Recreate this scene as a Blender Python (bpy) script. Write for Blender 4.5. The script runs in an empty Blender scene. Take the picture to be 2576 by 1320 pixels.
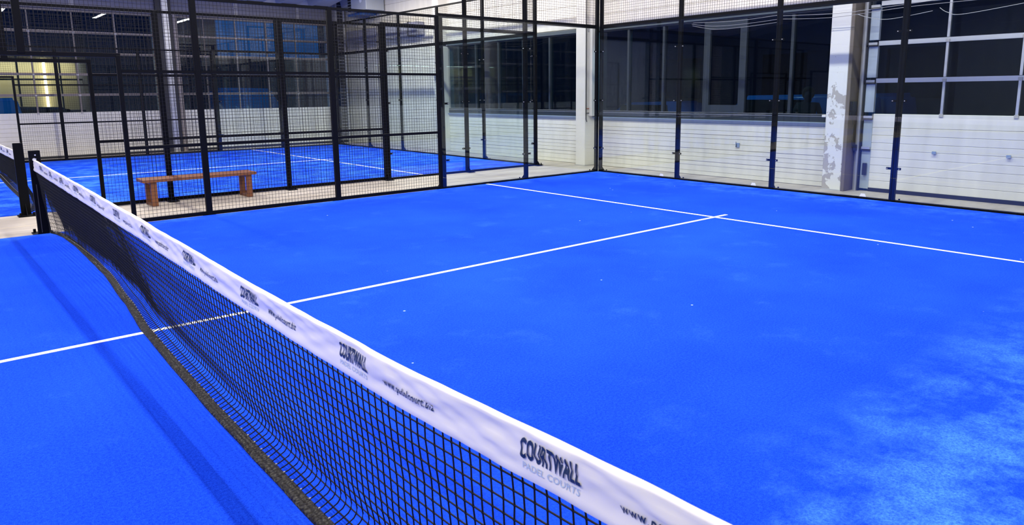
import bpy, bmesh, math, random
from mathutils import Vector, Matrix, noise

random.seed(7)
scene = bpy.context.scene
COL = scene.collection

# ------------------------------------------------------------------ camera
FW, FH = 2576.0, 1320.0
cam_pos = Vector((-1.1217, -5.4898, 1.6729))
yaw, pitch, roll = 0.8679, 0.1733, 0.0101
foc, pcx, pcy = 1789.70, 1305.03, 546.70
fw = Vector((math.cos(yaw) * math.cos(pitch), math.sin(yaw) * math.cos(pitch), -math.sin(pitch)))
rt = Vector((math.sin(yaw), -math.cos(yaw), 0.0))
dn = fw.cross(rt)
r2 = rt * math.cos(roll) + dn * math.sin(roll)
d2 = -rt * math.sin(roll) + dn * math.cos(roll)
cam_data = bpy.data.cameras.new('camera')
cam = bpy.data.objects.new('camera', cam_data)
COL.objects.link(cam)
M = Matrix.Identity(4)
for i in range(3):
    M[i][0] = r2[i]; M[i][1] = -d2[i]; M[i][2] = -fw[i]; M[i][3] = cam_pos[i]
cam.matrix_world = M
cam_data.sensor_width = 36.0
cam_data.lens = 36.0 * foc / FW
cam_data.shift_x = -(pcx - FW / 2) / FW
cam_data.shift_y = (pcy - FH / 2) / FW
cam_data.clip_start = 0.05
cam_data.clip_end = 200
cam_data.dof.use_dof = True
cam_data.dof.focus_distance = 7.0
cam_data.dof.aperture_fstop = 9.0
scene.camera = cam

# ------------------------------------------------------------------ world: dusk outside
world = bpy.data.worlds.new('dusk_sky')
scene.world = world
world.use_nodes = True
wn = world.node_tree.nodes
wn['Background'].inputs['Color'].default_value = (0.02, 0.19, 0.62, 1)
wn['Background'].inputs['Strength'].default_value = 0.6

# ------------------------------------------------------------------ exposure and light
vs = scene.view_settings
vs.view_transform = 'Standard'
vs.look = 'None'
vs.gamma = 1.0
vs.use_curve_mapping = False
vs.exposure = -0.60
try:
    scene.cycles.max_bounces = 10
    scene.cycles.diffuse_bounces = 4
    scene.cycles.glossy_bounces = 4
    scene.cycles.transparent_max_bounces = 40
    scene.cycles.sample_clamp_indirect = 6.0
    scene.cycles.caustics_reflective = False
    scene.cycles.caustics_refractive = False
except Exception:
    pass
# continuous strip lamps under the roof: (x, y0, y1, z, watts)
LAMPS = [(2.0, -5.6, 4.8, 6.1, 1020), (7.6, -5.6, 4.8, 6.1, 1180), (-3.6, -5.6, 4.8, 6.1, 860), (-9.0, -5.6, 4.8, 6.1, 760),
         (2.0, 6.6, 14.6, 4.95, 700), (8.6, 6.6, 14.6, 4.95, 920), (-4.0, 6.6, 14.6, 4.95, 560)]

# ------------------------------------------------------------------ helpers
def link(o, parent=None):
    COL.objects.link(o)
    if parent is not None:
        o.parent = parent
    return o

def tag(o, label=None, cat=None, group=None, kind=None):
    if label: o['label'] = label
    if cat: o['category'] = cat
    if group: o['group'] = group
    if kind: o['kind'] = kind
    return o

def thing(name, label, cat, loc=(0, 0, 0), group=None):
    o = bpy.data.objects.new(name, None)
    o.empty_display_size = 0.1
    o.location = loc
    link(o)
    return tag(o, label, cat, group)

class MB:
    """collects shapes, given in world coordinates, builds one mesh object"""
    def __init__(self):
        self.v = []; self.f = []
    def quad(self, a, b, c, d):
        n = len(self.v); self.v += [tuple(a), tuple(b), tuple(c), tuple(d)]; self.f.append((n, n + 1, n + 2, n + 3)); return self
    def box(self, x0, x1, y0, y1, z0, z1):
        n = len(self.v)
        self.v += [(x0, y0, z0), (x1, y0, z0), (x1, y1, z0), (x0, y1, z0), (x0, y0, z1), (x1, y0, z1), (x1, y1, z1), (x0, y1, z1)]
        self.f += [(n, n + 3, n + 2, n + 1), (n + 4, n + 5, n + 6, n + 7), (n, n + 1, n + 5, n + 4), (n + 1, n + 2, n + 6, n + 5),
                   (n + 2, n + 3, n + 7, n + 6), (n + 3, n, n + 4, n + 7)]
        return self
    def bbox(self, x0, x1, y0, y1, z0, z1, b=0.004):
        """box with bevelled long edges (all edges chamfered)"""
        bm = bmesh.new()
        bmesh.ops.create_cube(bm, size=1.0)
        bmesh.ops.scale(bm, vec=(x1 - x0, y1 - y0, z1 - z0), verts=bm.verts)
        bmesh.ops.translate(bm, vec=((x0 + x1) / 2, (y0 + y1) / 2, (z0 + z1) / 2), verts=bm.verts)
        bmesh.ops.bevel(bm, geom=bm.edges[:], offset=b, segments=1, affect='EDGES')
        self.add_bm(bm)
        return self
    def add_bm(self, bm):
        n = len(self.v)
        bm.verts.index_update()
        for v in bm.verts: self.v.append(tuple(v.co))
        for f in bm.faces: self.f.append(tuple(n + v.index for v in f.verts))
        bm.free()
    def prism(self, pts, axis, a, b):
        """polygon pts (2d) extruded along axis (0,1,2) from a to b; 2d order: the other two axes in order"""
        n = len(self.v); k = len(pts)
        def mk(p, t):
            if axis == 0: return (t, p[0], p[1])
            if axis == 1: return (p[0], t, p[1])
            return (p[0], p[1], t)
        for p in pts: self.v.append(mk(p, a))
        for p in pts: self.v.append(mk(p, b))
        self.f.append(tuple(range(n + k - 1, n - 1, -1)))
        self.f.append(tuple(range(n + k, n + 2 * k)))
        for i in range(k):
            j = (i + 1) % k
            self.f.append((n + i, n + j, n + k + j, n + k + i))
        return self
    def tube(self, pts, r, n=6, cap=True):
        """sweep along a polyline"""
        pts = [Vector(p) for p in pts]
        base = len(self.v)
        for i, p in enumerate(pts):
            if i == 0: t = pts[1] - pts[0]
            elif i == len(pts) - 1: t = pts[-1] - pts[-2]
            else: t = pts[i + 1] - pts[i - 1]
            t.normalize()
            up = Vector((0, 0, 1)) if abs(t.z) < 0.9 else Vector((1, 0, 0))
            a = t.cross(up).normalized(); b = t.cross(a)
            for k in range(n):
                ang = 2 * math.pi * (k + 0.5) / n
                self.v.append(tuple(p + a * (r * math.cos(ang)) + b * (r * math.sin(ang))))
        for i in range(len(pts) - 1):
            for k in range(n):
                k2 = (k + 1) % n
                s = base + i * n
                self.f.append((s + k, s + k2, s + n + k2, s + n + k))
        if cap:
            self.f.append(tuple(base + k for k in range(n - 1, -1, -1)))
            e = base + (len(pts) - 1) * n
            self.f.append(tuple(e + k for k in range(n)))
        return self
    def grid(self, P):
        n = len(self.v); nu = len(P); nv = len(P[0])
        for row in P:
            for p in row: self.v.append(tuple(p))
        for i in range(nu - 1):
            for j in range(nv - 1):
                a = n + i * nv + j
                self.f.append((a, a + 1, a + nv + 1, a + nv))
        return self
    def build(self, name, mat, parent=None, smooth=False):
        me = bpy.data.meshes.new(name)
        me.from_pydata(self.v, [], self.f)
        bm = bmesh.new(); bm.from_mesh(me)
        bmesh.ops.recalc_face_normals(bm, faces=bm.faces[:])
        bm.to_mesh(me); bm.free()
        me.materials.append(mat)
        if smooth:
            for p in me.polygons: p.use_smooth = True
        o = bpy.data.objects.new(name, me)
        link(o)
        if parent is not None:
            o.parent = parent
            o.matrix_parent_inverse = Matrix.Translation(-Vector(parent.location)) if parent.type == 'EMPTY' else Matrix.Identity(4)
        return o

def reuse(src, name, offset, parent=None):
    """copy that shares mesh data, moved by offset"""
    o = src.copy()
    COL.objects.link(o)
    o.name = name
    o.location = Vector(src.location) + Vector(offset)
    if parent is not None:
        o.parent = parent
        o.matrix_parent_inverse = src.matrix_parent_inverse.copy()
    return o

# ------------------------------------------------------------------ materials
def new_mat(name):
    m = bpy.data.materials.new(name); m.use_nodes = True
    nt = m.node_tree
    return m, nt, nt.nodes, nt.links, nt.nodes['Principled BSDF']

def plain(name, col, rough=0.5, metal=0.0, spec=0.5, var=0.0, scale=6.0, bump=0.0, bscale=60.0):
    m, nt, N, L, P = new_mat(name)
    P.inputs['Base Color'].default_value = (*col, 1)
    P.inputs['Roughness'].default_value = rough
    P.inputs['Metallic'].default_value = metal
    P.inputs['Specular IOR Level'].default_value = spec
    if var or bump:
        tc = N.new('ShaderNodeTexCoord')
    if var:
        nz = N.new('ShaderNodeTexNoise'); nz.inputs['Scale'].default_value = scale; nz.inputs['Detail'].default_value = 6
        L.new(tc.outputs['Object'], nz.inputs['Vector'])
        mx = N.new('ShaderNodeMix'); mx.data_type = 'RGBA'
        mx.inputs['A'].default_value = (*[c * (1 - var) for c in col], 1)
        mx.inputs['B'].default_value = (*[min(1, c * (1 + var)) for c in col], 1)
        L.new(nz.outputs['Fac'], mx.inputs['Factor'])
        L.new(mx.outputs['Result'], P.inputs['Base Color'])
    if bump:
        nb = N.new('ShaderNodeTexNoise'); nb.inputs['Scale'].default_value = bscale; nb.inputs['Detail'].default_value = 4
        L.new(tc.outputs['Object'], nb.inputs['Vector'])
        bp = N.new('ShaderNodeBump'); bp.inputs['Strength'].default_value = bump; bp.inputs['Distance'].default_value = 0.01
        L.new(nb.outputs['Fac'], bp.inputs['Height']); L.new(bp.outputs['Normal'], P.inputs['Normal'])
    return m

def glass_mat(name, tint, refl=1.0):
    m, nt, N, L, P = new_mat(name)
    out = N['Material Output']; N.remove(P)
    tr = N.new('ShaderNodeBsdfTransparent'); tr.inputs['Color'].default_value = (*tint, 1)
    gl = N.new('ShaderNodeBsdfGlossy'); gl.inputs['Roughness'].default_value = 0.0
    gl.inputs['Color'].default_value = (refl, refl, refl, 1)
    # the pane is not refracted, so both faces use the outside Fresnel curve
    ge = N.new('ShaderNodeNewGeometry'); mr = N.new('ShaderNodeMapRange')
    mr.inputs['To Min'].default_value = 1.45; mr.inputs['To Max'].default_value = 1 / 1.45
    fr = N.new('ShaderNodeFresnel')
    L.new(ge.outputs['Backfacing'], mr.inputs['Value']); L.new(mr.outputs['Result'], fr.inputs['IOR'])
    mx = N.new('ShaderNodeMixShader')
    L.new(fr.outputs['Fac'], mx.inputs[0]); L.new(tr.outputs[0], mx.inputs[1]); L.new(gl.outputs[0], mx.inputs[2])
    L.new(mx.outputs[0], out.inputs['Surface'])
    return m

def turf_mat():
    m, nt, N, L, P = new_mat('blue_artificial_turf')
    P.inputs['Roughness'].default_value = 0.9
    P.inputs['Specular IOR Level'].default_value = 0.02
    tc = N.new('ShaderNodeTexCoord')
    def nz(scale, detail=5, rough=0.6):
        n = N.new('ShaderNodeTexNoise'); n.inputs['Scale'].default_value = scale; n.inputs['Detail'].default_value = detail
        n.inputs['Roughness'].default_value = rough
        L.new(tc.outputs['Object'], n.inputs['Vector']); return n
    def ramp(src, a, b, ca=0.0, cb=1.0):
        r = N.new('ShaderNodeMapRange'); r.inputs['From Min'].default_value = a; r.inputs['From Max'].default_value = b
        r.inputs['To Min'].default_value = ca; r.inputs['To Max'].default_value = cb
        L.new(src, r.inputs['Value']); return r.outputs['Result']
    def math_(op, a, b=None):
        k = N.new('ShaderNodeMath'); k.operation = op
        for i, x in enumerate((a, b)):
            if x is None: continue
            if isinstance(x, (int, float)): k.inputs[i].default_value = x
            else: L.new(x, k.inputs[i])
        return k.outputs[0]
    grain = nz(210, 5, 0.85); clump = nz(70, 3, 0.7); broad = nz(0.55, 4); patch = nz(1.9, 7, 0.72); fine = nz(75, 4, 0.75)
    c1 = N.new('ShaderNodeMix'); c1.data_type = 'RGBA'
    c1.inputs['A'].default_value = (0.0005, 0.014, 0.48, 1)
    c1.inputs['B'].default_value = (0.018, 0.112, 1.0, 1)
    f = math_('ADD', math_('MULTIPLY', ramp(grain.outputs['Fac'], 0.41, 0.59), 0.52), math_('MULTIPLY', ramp(broad.outputs['Fac'], 0.3, 0.7), 0.26))
    f = math_('ADD', f, math_('MULTIPLY', ramp(clump.outputs['Fac'], 0.38, 0.62), 0.26))
    L.new(f, c1.inputs['Factor'])
    # worn / sandy patches, denser along the walls where the sand gathers
    sp = N.new('ShaderNodeSeparateXYZ'); L.new(tc.outputs['Object'], sp.inputs[0])
    edge_y = ramp(sp.outputs['Y'], -3.7, -4.7)
    edge_x = ramp(sp.outputs['X'], 8.9, 10.3, 0, 0.7)
    edge_z = ramp(sp.outputs['Y'], 4.3, 5.4, 0, 0.6)
    e = math_('MAXIMUM', math_('MAXIMUM', edge_y, edge_x), edge_z)
    pt = math_('ADD', ramp(patch.outputs['Fac'], 0.56, 0.90, 0, 0.35), math_('MULTIPLY', math_('MULTIPLY', e, 1.0), ramp(patch.outputs['Fac'], 0.44, 0.60)))
    pt = math_('MULTIPLY', pt, ramp(fine.outputs['Fac'], 0.34, 0.74, 0.12, 1.0))
    k = N.new('ShaderNodeClamp'); L.new(pt, k.inputs[0])
    c2 = N.new('ShaderNodeMix'); c2.data_type = 'RGBA'
    L.new(k.outputs[0], c2.inputs['Factor']); L.new(c1.outputs['Result'], c2.inputs['A'])
    c2.inputs['B'].default_value = (0.11, 0.40, 0.95, 1)
    # scattered sand grains and fibres
    vo = N.new('ShaderNodeTexVoronoi'); vo.inputs['Scale'].default_value = 2.6
    L.new(tc.outputs['Object'], vo.inputs['Vector'])
    dot = ramp(vo.outputs['Distance'], 0.030, 0.018)
    c3 = N.new('ShaderNodeMix'); c3.data_type = 'RGBA'
    L.new(dot, c3.inputs['Factor']); L.new(c2.outputs['Result'], c3.inputs['A']); c3.inputs['B'].default_value = (0.45, 0.65, 0.9, 1)
    L.new(c3.outputs['Result'], P.inputs['Base Color'])
    bp = N.new('ShaderNodeBump'); bp.inputs['Strength'].default_value = 0.5; bp.inputs['Distance'].default_value = 0.006
    L.new(grain.outputs['Fac'], bp.inputs['Height']); L.new(bp.outputs['Normal'], P.inputs['Normal'])
    return m

def line_mat():
    return plain('white_turf_line', (0.93, 0.93, 0.93), 0.9, spec=0.1, var=0.06, scale=120, bump=0.3, bscale=200)

def wood_mat():
    m, nt, N, L, P = new_mat('stained_wood')
    P.inputs['Roughness'].default_value = 0.45
    tc = N.new('ShaderNodeTexCoord'); mp = N.new('ShaderNodeMapping'); mp.inputs['Scale'].default_value = (1.2, 14, 14)
    L.new(tc.outputs['Object'], mp.inputs['Vector'])
    nz = N.new('ShaderNodeTexNoise'); nz.inputs['Scale'].default_value = 5; nz.inputs['Detail'].default_value = 6
    L.new(mp.outputs['Vector'], nz.inputs['Vector'])
    mx = N.new('ShaderNodeMix'); mx.data_type = 'RGBA'
    mx.inputs['A'].default_value = (0.13, 0.045, 0.016, 1); mx.inputs['B'].default_value = (0.29, 0.115, 0.045, 1)
    L.new(nz.outputs['Fac'], mx.inputs['Factor']); L.new(mx.outputs['Result'], P.inputs['Base Color'])
    return m

def concrete_mat():
    m, nt, N, L, P = new_mat('grey_concrete_floor')
    P.inputs['Roughness'].default_value = 0.55
    tc = N.new('ShaderNodeTexCoord')
    n1 = N.new('ShaderNodeTexNoise'); n1.inputs['Scale'].default_value = 1.4; n1.inputs['Detail'].default_value = 8; n1.inputs['Roughness'].default_value = 0.65
    mp = N.new('ShaderNodeMapping'); mp.inputs['Scale'].default_value = (0.45, 1.6, 1)
    L.new(tc.outputs['Object'], mp.inputs['Vector']); L.new(mp.outputs['Vector'], n1.inputs['Vector'])
    cr = N.new('ShaderNodeValToRGB')
    cr.color_ramp.elements[0].position = 0.30; cr.color_ramp.elements[0].color = (0.33, 0.285, 0.235, 1)
    cr.color_ramp.elements[1].position = 0.70; cr.color_ramp.elements[1].color = (0.62, 0.56, 0.48, 1)
    L.new(n1.outputs['Fac'], cr.inputs['Fac']); L.new(cr.outputs['Color'], P.inputs['Base Color'])
    return m

def siding_mat(name, col, dirt=0.25):
    """painted steel, faint vertical streaks and grime"""
    m, nt, N, L, P = new_mat(name)
    P.inputs['Roughness'].default_value = 0.38
    tc = N.new('ShaderNodeTexCoord'); mp = N.new('ShaderNodeMapping'); mp.inputs['Scale'].default_value = (2.0, 2.0, 0.35)
    L.new(tc.outputs['Object'], mp.inputs['Vector'])
    nz = N.new('ShaderNodeTexNoise'); nz.inputs['Scale'].default_value = 2.5; nz.inputs['Detail'].default_value = 7
    L.new(mp.outputs['Vector'], nz.inputs['Vector'])
    rg = N.new('ShaderNodeMapRange'); rg.inputs['From Min'].default_value = 0.35; rg.inputs['From Max'].default_value = 0.75
    L.new(nz.outputs['Fac'], rg.inputs['Value'])
    mx = N.new('ShaderNodeMix'); mx.data_type = 'RGBA'
    mx.inputs['A'].default_value = (*col, 1); mx.inputs['B'].default_value = (*[c * (1 - dirt) for c in col], 1)
    L.new(rg.outputs['Result'], mx.inputs['Factor']); L.new(mx.outputs['Result'], P.inputs['Base Color'])
    return m

def peeling_mat():
    """white paint flaking off grey concrete, mostly on the lower half"""
    m, nt, N, L, P = new_mat('flaking_white_paint')
    P.inputs['Roughness'].default_value = 0.55
    tc = N.new('ShaderNodeTexCoord')
    nz = N.new('ShaderNodeTexNoise'); nz.inputs['Scale'].default_value = 4.2; nz.inputs['Detail'].default_value = 9; nz.inputs['Roughness'].default_value = 0.62
    L.new(tc.outputs['Object'], nz.inputs['Vector'])
    sp = N.new('ShaderNodeSeparateXYZ'); L.new(tc.outputs['Object'], sp.inputs[0])
    hi = N.new('ShaderNodeMapRange'); hi.inputs['From Min'].default_value = 2.1; hi.inputs['From Max'].default_value = 1.7; hi.inputs['To Min'].default_value = -0.3; hi.inputs['To Max'].default_value = 0.0
    L.new(sp.outputs['Z'], hi.inputs['Value'])
    ad = N.new('ShaderNodeMath'); ad.operation = 'ADD'; L.new(nz.outputs['Fac'], ad.inputs[0]); L.new(hi.outputs['Result'], ad.inputs[1])
    st = N.new('ShaderNodeMapRange'); st.inputs['From Min'].default_value = 0.525; st.inputs['From Max'].default_value = 0.540
    L.new(ad.outputs[0], st.inputs['Value'])
    mx = N.new('ShaderNodeMix'); mx.data_type = 'RGBA'
    mx.inputs['A'].default_value = (0.82, 0.80, 0.74, 1); mx.inputs['B'].default_value = (0.48, 0.44, 0.39, 1)
    L.new(st.outputs['Result'], mx.inputs['Factor'])
    sk = N.new('ShaderNodeTexNoise'); sk.inputs['Scale'].default_value = 26; sk.inputs['Detail'].default_value = 3
    L.new(tc.outputs['Object'], sk.inputs['Vector'])
    s2 = N.new('ShaderNodeMapRange'); s2.inputs['From Min'].default_value = 0.72; s2.inputs['From Max'].default_value = 0.75
    L.new(sk.outputs['Fac'], s2.inputs['Value'])
    m2 = N.new('ShaderNodeMix'); m2.data_type = 'RGBA'
    L.new(s2.outputs['Result'], m2.inputs['Factor']); L.new(mx.outputs['Result'], m2.inputs['A']); m2.inputs['B'].default_value = (0.25, 0.24, 0.24, 1)
    L.new(m2.outputs['Result'], P.inputs['Base Color'])
    bp = N.new('ShaderNodeBump'); bp.invert = True; bp.inputs['Strength'].default_value = 0.6; bp.inputs['Distance'].default_value = 0.004
    L.new(st.outputs['Result'], bp.inputs['Height']); L.new(bp.outputs['Normal'], P.inputs['Normal'])
    return m

def band_mat():
    m, nt, N, L, P = new_mat('crinkled_black_webbing')
    P.inputs['Roughness'].default_value = 0.42
    P.inputs['Specular IOR Level'].default_value = 0.3
    P.inputs['Base Color'].default_value = (0.010, 0.0085, 0.007, 1)
    tc = N.new('ShaderNodeTexCoord')
    vo = N.new('ShaderNodeTexVoronoi'); vo.inputs['Scale'].default_value = 55
    L.new(tc.outputs['Object'], vo.inputs['Vector'])
    bp = N.new('ShaderNodeBump'); bp.inputs['Strength'].default_value = 0.9; bp.inputs['Distance'].default_value = 0.008
    L.new(vo.outputs['Distance'], bp.inputs['Height']); L.new(bp.outputs['Normal'], P.inputs['Normal'])
    return m

def emit(name, col, s):
    m, nt, N, L, P = new_mat(name)
    P.inputs['Base Color'].default_value = (*col, 1)
    P.inputs['Emission Color'].default_value = (*col, 1)
    P.inputs['Emission Strength'].default_value = s
    return m

TURF = turf_mat(); LINE = line_mat(); WOOD = wood_mat(); CONC = concrete_mat()
STEEL = plain('black_powder_coated_steel', (0.0022, 0.0026, 0.0045), 0.5, spec=0.10)
WIRE = plain('black_coated_wire', (0.004, 0.004, 0.006), 0.4, spec=0.35)
CORD = plain('black_net_cord', (0.006, 0.007, 0.010), 0.75, spec=0.25)
BAND = band_mat()
TAPE = plain('white_vinyl_tape', (0.86, 0.84, 0.83), 0.42, spec=0.4)
INK = plain('navy_print', (0.012, 0.03, 0.085), 0.5)
INK2 = plain('pale_blue_print', (0.42, 0.55, 0.75), 0.5)
BOLT = plain('zinc_bolt', (0.75, 0.75, 0.76), 0.3, metal=0.6)
GLASS = glass_mat('clear_toughened_glass', (0.93, 0.965, 0.965))
WGLASS = glass_mat('tinted_window_glass', (0.42, 0.60, 0.68))
WGLASS2 = glass_mat('clear_window_glass', (0.72, 0.84, 0.90))
SIDING = siding_mat('white_painted_siding', (0.82, 0.79, 0.70), 0.16)
DOORW = siding_mat('white_door_panel', (0.80, 0.78, 0.72), 0.14)
JOINT = plain('grey_joint', (0.45, 0.44, 0.43), 0.6)
WALLP = siding_mat('white_wall_paint', (0.70, 0.69, 0.68))
WALLG = siding_mat('grey_wall_paint', (0.20, 0.24, 0.30))
ALU = plain('brushed_aluminium', (0.60, 0.61, 0.64), 0.35, metal=0.55, var=0.08)
STILE = siding_mat('galvanised_plate', (0.46, 0.53, 0.60), 0.3)
FRAME = plain('slate_window_frame', (0.020, 0.029, 0.038), 0.45)
LEDGE = plain('turf_tinted_window_ledge', (0.26, 0.34, 0.50), 0.35)  # blue reflection of the turf is put into this colour
PAINT = plain('white_column_paint', (0.80, 0.77, 0.70), 0.55, var=0.08, scale=3)
PEEL = peeling_mat()
RAWC = plain('raw_concrete', (0.17, 0.14, 0.11), 0.7, var=0.25, scale=4)
RUBBER = plain('black_rubber_seal', (0.012, 0.014, 0.02), 0.7)
BLACKP = plain('black_plastic', (0.012, 0.012, 0.013), 0.4)
ROOFM = plain('pale_roof_sheet', (0.62, 0.64, 0.67), 0.4, var=0.05)
BEAM = plain('grey_steel_beam', (0.17, 0.17, 0.22), 0.5, var=0.12)
DARKS = plain('dark_steel', (0.025, 0.025, 0.032), 0.5)
STREAK = plain('streak_grey', (0.36, 0.35, 0.35), 0.45)
CABLEB = plain('dark_cable', (0.03, 0.03, 0.03), 0.5)
COPPER = plain('copper_red_tip', (0.35, 0.05, 0.03), 0.4)
ASPH = plain('asphalt_yard', (0.035, 0.036, 0.04), 0.85, var=0.2, scale=8)
FACADE = plain('dark_facade', (0.045, 0.045, 0.085), 0.8, var=0.2, scale=1)
WARM = plain('warm_cladding', (0.55, 0.44, 0.26), 0.35, var=0.08, scale=2)
VANBLUE = plain('blue_car_paint', (0.03, 0.22, 0.62), 0.22, spec=0.6)
CARDARK = plain('dark_car_paint', (0.014, 0.018, 0.03), 0.25, spec=0.6)
CARGLASS = plain('dark_car_glass', (0.01, 0.014, 0.02), 0.08)
LAMPB = plain('lamp_housing_white', (0.7, 0.7, 0.7), 0.4)
TUBE = emit('warm_tube', (1.0, 0.80, 0.48), 14.0)
TAG = plain('white_sticker', (0.75, 0.78, 0.80), 0.5)

Z_FLOOR = -0.012
CB = 7.02                 # near edge of the second court
XW = 11.0                 # inner face of back wall
YL = 18.2                 # inner face of left wall

def roof_z(y): return 4.6 + (YL - y) * 0.125

# ------------------------------------------------------------------ room shell
fl = MB().box(-14.2, 11.6, -9.2, 18.6, -0.25, Z_FLOOR).build('floor', CONC); tag(fl, 'beige grey concrete hall floor around the courts', kind='structure')
ln = MB().box(-12, 9.5, 5.885, 5.915, Z_FLOOR, Z_FLOOR + 0.0008).build('painted_line', plain('faded_tan_paint', (0.62, 0.54, 0.40), 0.7, var=0.2, scale=12), fl)
wf = MB().box(-14.2, -14.0, -9.2, 18.6, -0.25, 8.6).build('wall_front', WALLG); tag(wf, 'plain grey hall wall behind the camera', kind='structure')
wr = MB().box(-14.2, 11.6, -9.2, -9.0, -0.25, 8.6).build('wall_right', WALLG); tag(wr, 'plain grey hall wall beside the camera', kind='structure')

# ceiling: trapezoid sheet, ribs run along y, sheet rises towards the camera
ce = MB()
xs = -14.2
pitch_r, zt = 1.13, 0.42
ce.v = []; ce.f = []
prof = []
x = -14.2
k0 = 10.0 - 22 * pitch_r
i = 0
while True:
    xb = k0 + i * pitch_r
    if xb > 12.2: break
    prof += [(xb - 0.30, 0.0), (xb + 0.30, 0.0), (xb + 0.40, zt), (xb + pitch_r - 0.40, zt)]
    i += 1
P = [[(px, yy, roof_z(yy) + pz) for (px, pz) in prof] for yy in (-9.2, 18.6)]
ce.grid(P)
ceil = ce.build('ceiling', ROOFM); tag(ceil, 'pale trapezoidal steel roof sheeting', kind='structure')
cap = MB().quad((-14.6, -9.6, roof_z(-9.6) + 0.5), (12.4, -9.6, roof_z(-9.6) + 0.5), (12.4, 19, roof_z(19) + 0.5), (-14.6, 19, roof_z(19) + 0.5)).build('roof_deck', DARKS, ceil)

# ------------------------------------------------------------------ back wall x = 11
wb = MB()
COLS = [(0.08, 0.405), (6.08, 6.38), (11.93, 12.22)]
SECT = [(0.405, 6.08), (6.38, 11.93)]
DOOR_Y0, DOOR_Y1 = -7.2, -0.08
wb.box(XW + 0.02, XW + 0.2, -9.2, DOOR_Y0, -0.25, 8.6)
wb.box(XW + 0.02, XW + 0.2, DOOR_Y0, DOOR_Y1, 3.12, 8.6)
wb.box(XW + 0.02, XW + 0.2, DOOR_Y1, 0.405, -0.25, 8.6)
for (a, b) in SECT:
    wb.box(XW + 0.02, XW + 0.2, a, b, -0.25, 1.10)
    wb.box(XW + 0.02, XW + 0.2, a, b, 3.10, 8.6)
wb.box(XW + 0.02, XW + 0.2, 6.08, 6.38, -0.25, 8.6)
wb.box(XW + 0.02, XW + 0.2, 11.93, 18.6, -0.25, 8.6)
wback = wb.build('wall_back', JOINT); tag(wback, 'white clad rear hall wall with window bands and columns', kind='structure')

LOWZ = [0.0, 0.075, 0.19, 0.273, 0.363, 0.445, 0.53, 0.64, 0.74, 0.815, 0.90, 1.035]
def boards(parent, edges, a, b, x, mat, name='siding_board', gap=0.0009, lift=0.013):
    for i in range(len(edges) - 1):
        z0, z1 = edges[i] + gap, edges[i + 1] - gap
        pr = lift + (0.006 if i % 3 == 0 else 0.0)
        # slight bevelled lip at the top edge of each board
        MB().prism([(x + 0.021, z0), (x + 0.021 - pr, z0 + 0.004), (x + 0.021 - pr, z1 - 0.004), (x + 0.021, z1)], 1, a, b).build(name, mat, parent)
for (a, b) in SECT:
    boards(wback, [Z_FLOOR + 0.004] + LOWZ[1:], a + 0.002, b - 0.002, XW, SIDING)
def upper(a, b, z0, n, step):
    boards(wback, [z0 + step * k for k in range(n + 1)], a, b, XW, SIDING, gap=0.0022)
upper(-5.6, 6.08, 3.13, 8, 0.26)
upper(6.38, 11.93, 3.13, 8, 0.26)
boards(wback, [Z_FLOOR + 0.004] + [0.30 * k for k in range(1, 18)], 12.22, 18.19, XW, SIDING)

def window_band(idx, a, b, mulls, door=None):
    zb, zt_ = 1.25, 3.0
    f = MB()
    f.box(XW - 0.005, XW + 0.12, a, b, 1.165, zb)            # bottom rail
    f.box(XW - 0.005, XW + 0.12, a, b, zt_, 3.10)            # head rail
    w = f.build('window_%d' % idx, FRAME)
    tag(w, 'long dark framed window band in the rear wall, %s' % ('behind the front court glass' if idx == 1 else 'behind the second court glass'), kind='structure')
    # sloping ledge whose underside faces the turf, the turf's blue reflection in its colour, and a thin bright bead above it
    MB().prism([(XW + 0.02, 1.03), (XW - 0.055, 1.10), (XW - 0.055, 1.106), (XW + 0.02, 1.12)], 1, a, b).build('ledge', LEDGE, w)
    MB().box(XW - 0.004, XW + 0.02, a, b, 1.108, 1.165).build('apron', FRAME, w)
    MB().box(XW - 0.012, XW - 0.006, a, b, 1.213, 1.219).build('bead', ALU, w)
    MB().box(XW - 0.008, XW - 0.005, a, b, 1.2515, 1.2555).build('bead', JOINT, w)
    MB().box(XW - 0.05, XW - 0.002, a, b, 3.03, 3.11).build('head_trim', plain('slate_head_trim_%d' % idx, (0.075, 0.095, 0.11), 0.5), w)
    ms = sorted(mulls)
    for y in ms:
        wd = 0.055
        MB().box(XW + 0.0, XW + 0.10, y - wd / 2, y + wd / 2, zb, zt_).build('mullion', FRAME, w)
    edges = [a] + ms + [b]
    for i in range(len(edges) - 1):
        MB().box(XW + 0.05, XW + 0.058, edges[i] + 0.02, edges[i + 1] - 0.02, zb, zt_).build('pane', WGLASS, w)
    if door:
        d0, d1 = door
        g = MB()
        for (p, q, r, s) in ((d0, d1, zb + 0.01, zb + 0.15), (d0, d1, zt_ - 0.16, zt_ - 0.01), (d0, d0 + 0.14, zb + 0.15, zt_ - 0.16), (d1 - 0.10, d1, zb + 0.15, zt_ - 0.16)):
            g.box(XW - 0.012, XW + 0.04, p, q, r, s)
        g.build('casement', plain('casement_slate', (0.026, 0.036, 0.048), 0.45), w)
    return w
window_band(1, 0.405, 6.08, [5.07, 4.11, 3.085, 2.20, 1.25], door=(2.16, 3.06))
window_band(2, 6.38, 11.93, [6.62, 7.6, 8.6, 9.6, 10.6, 11.4])

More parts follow.
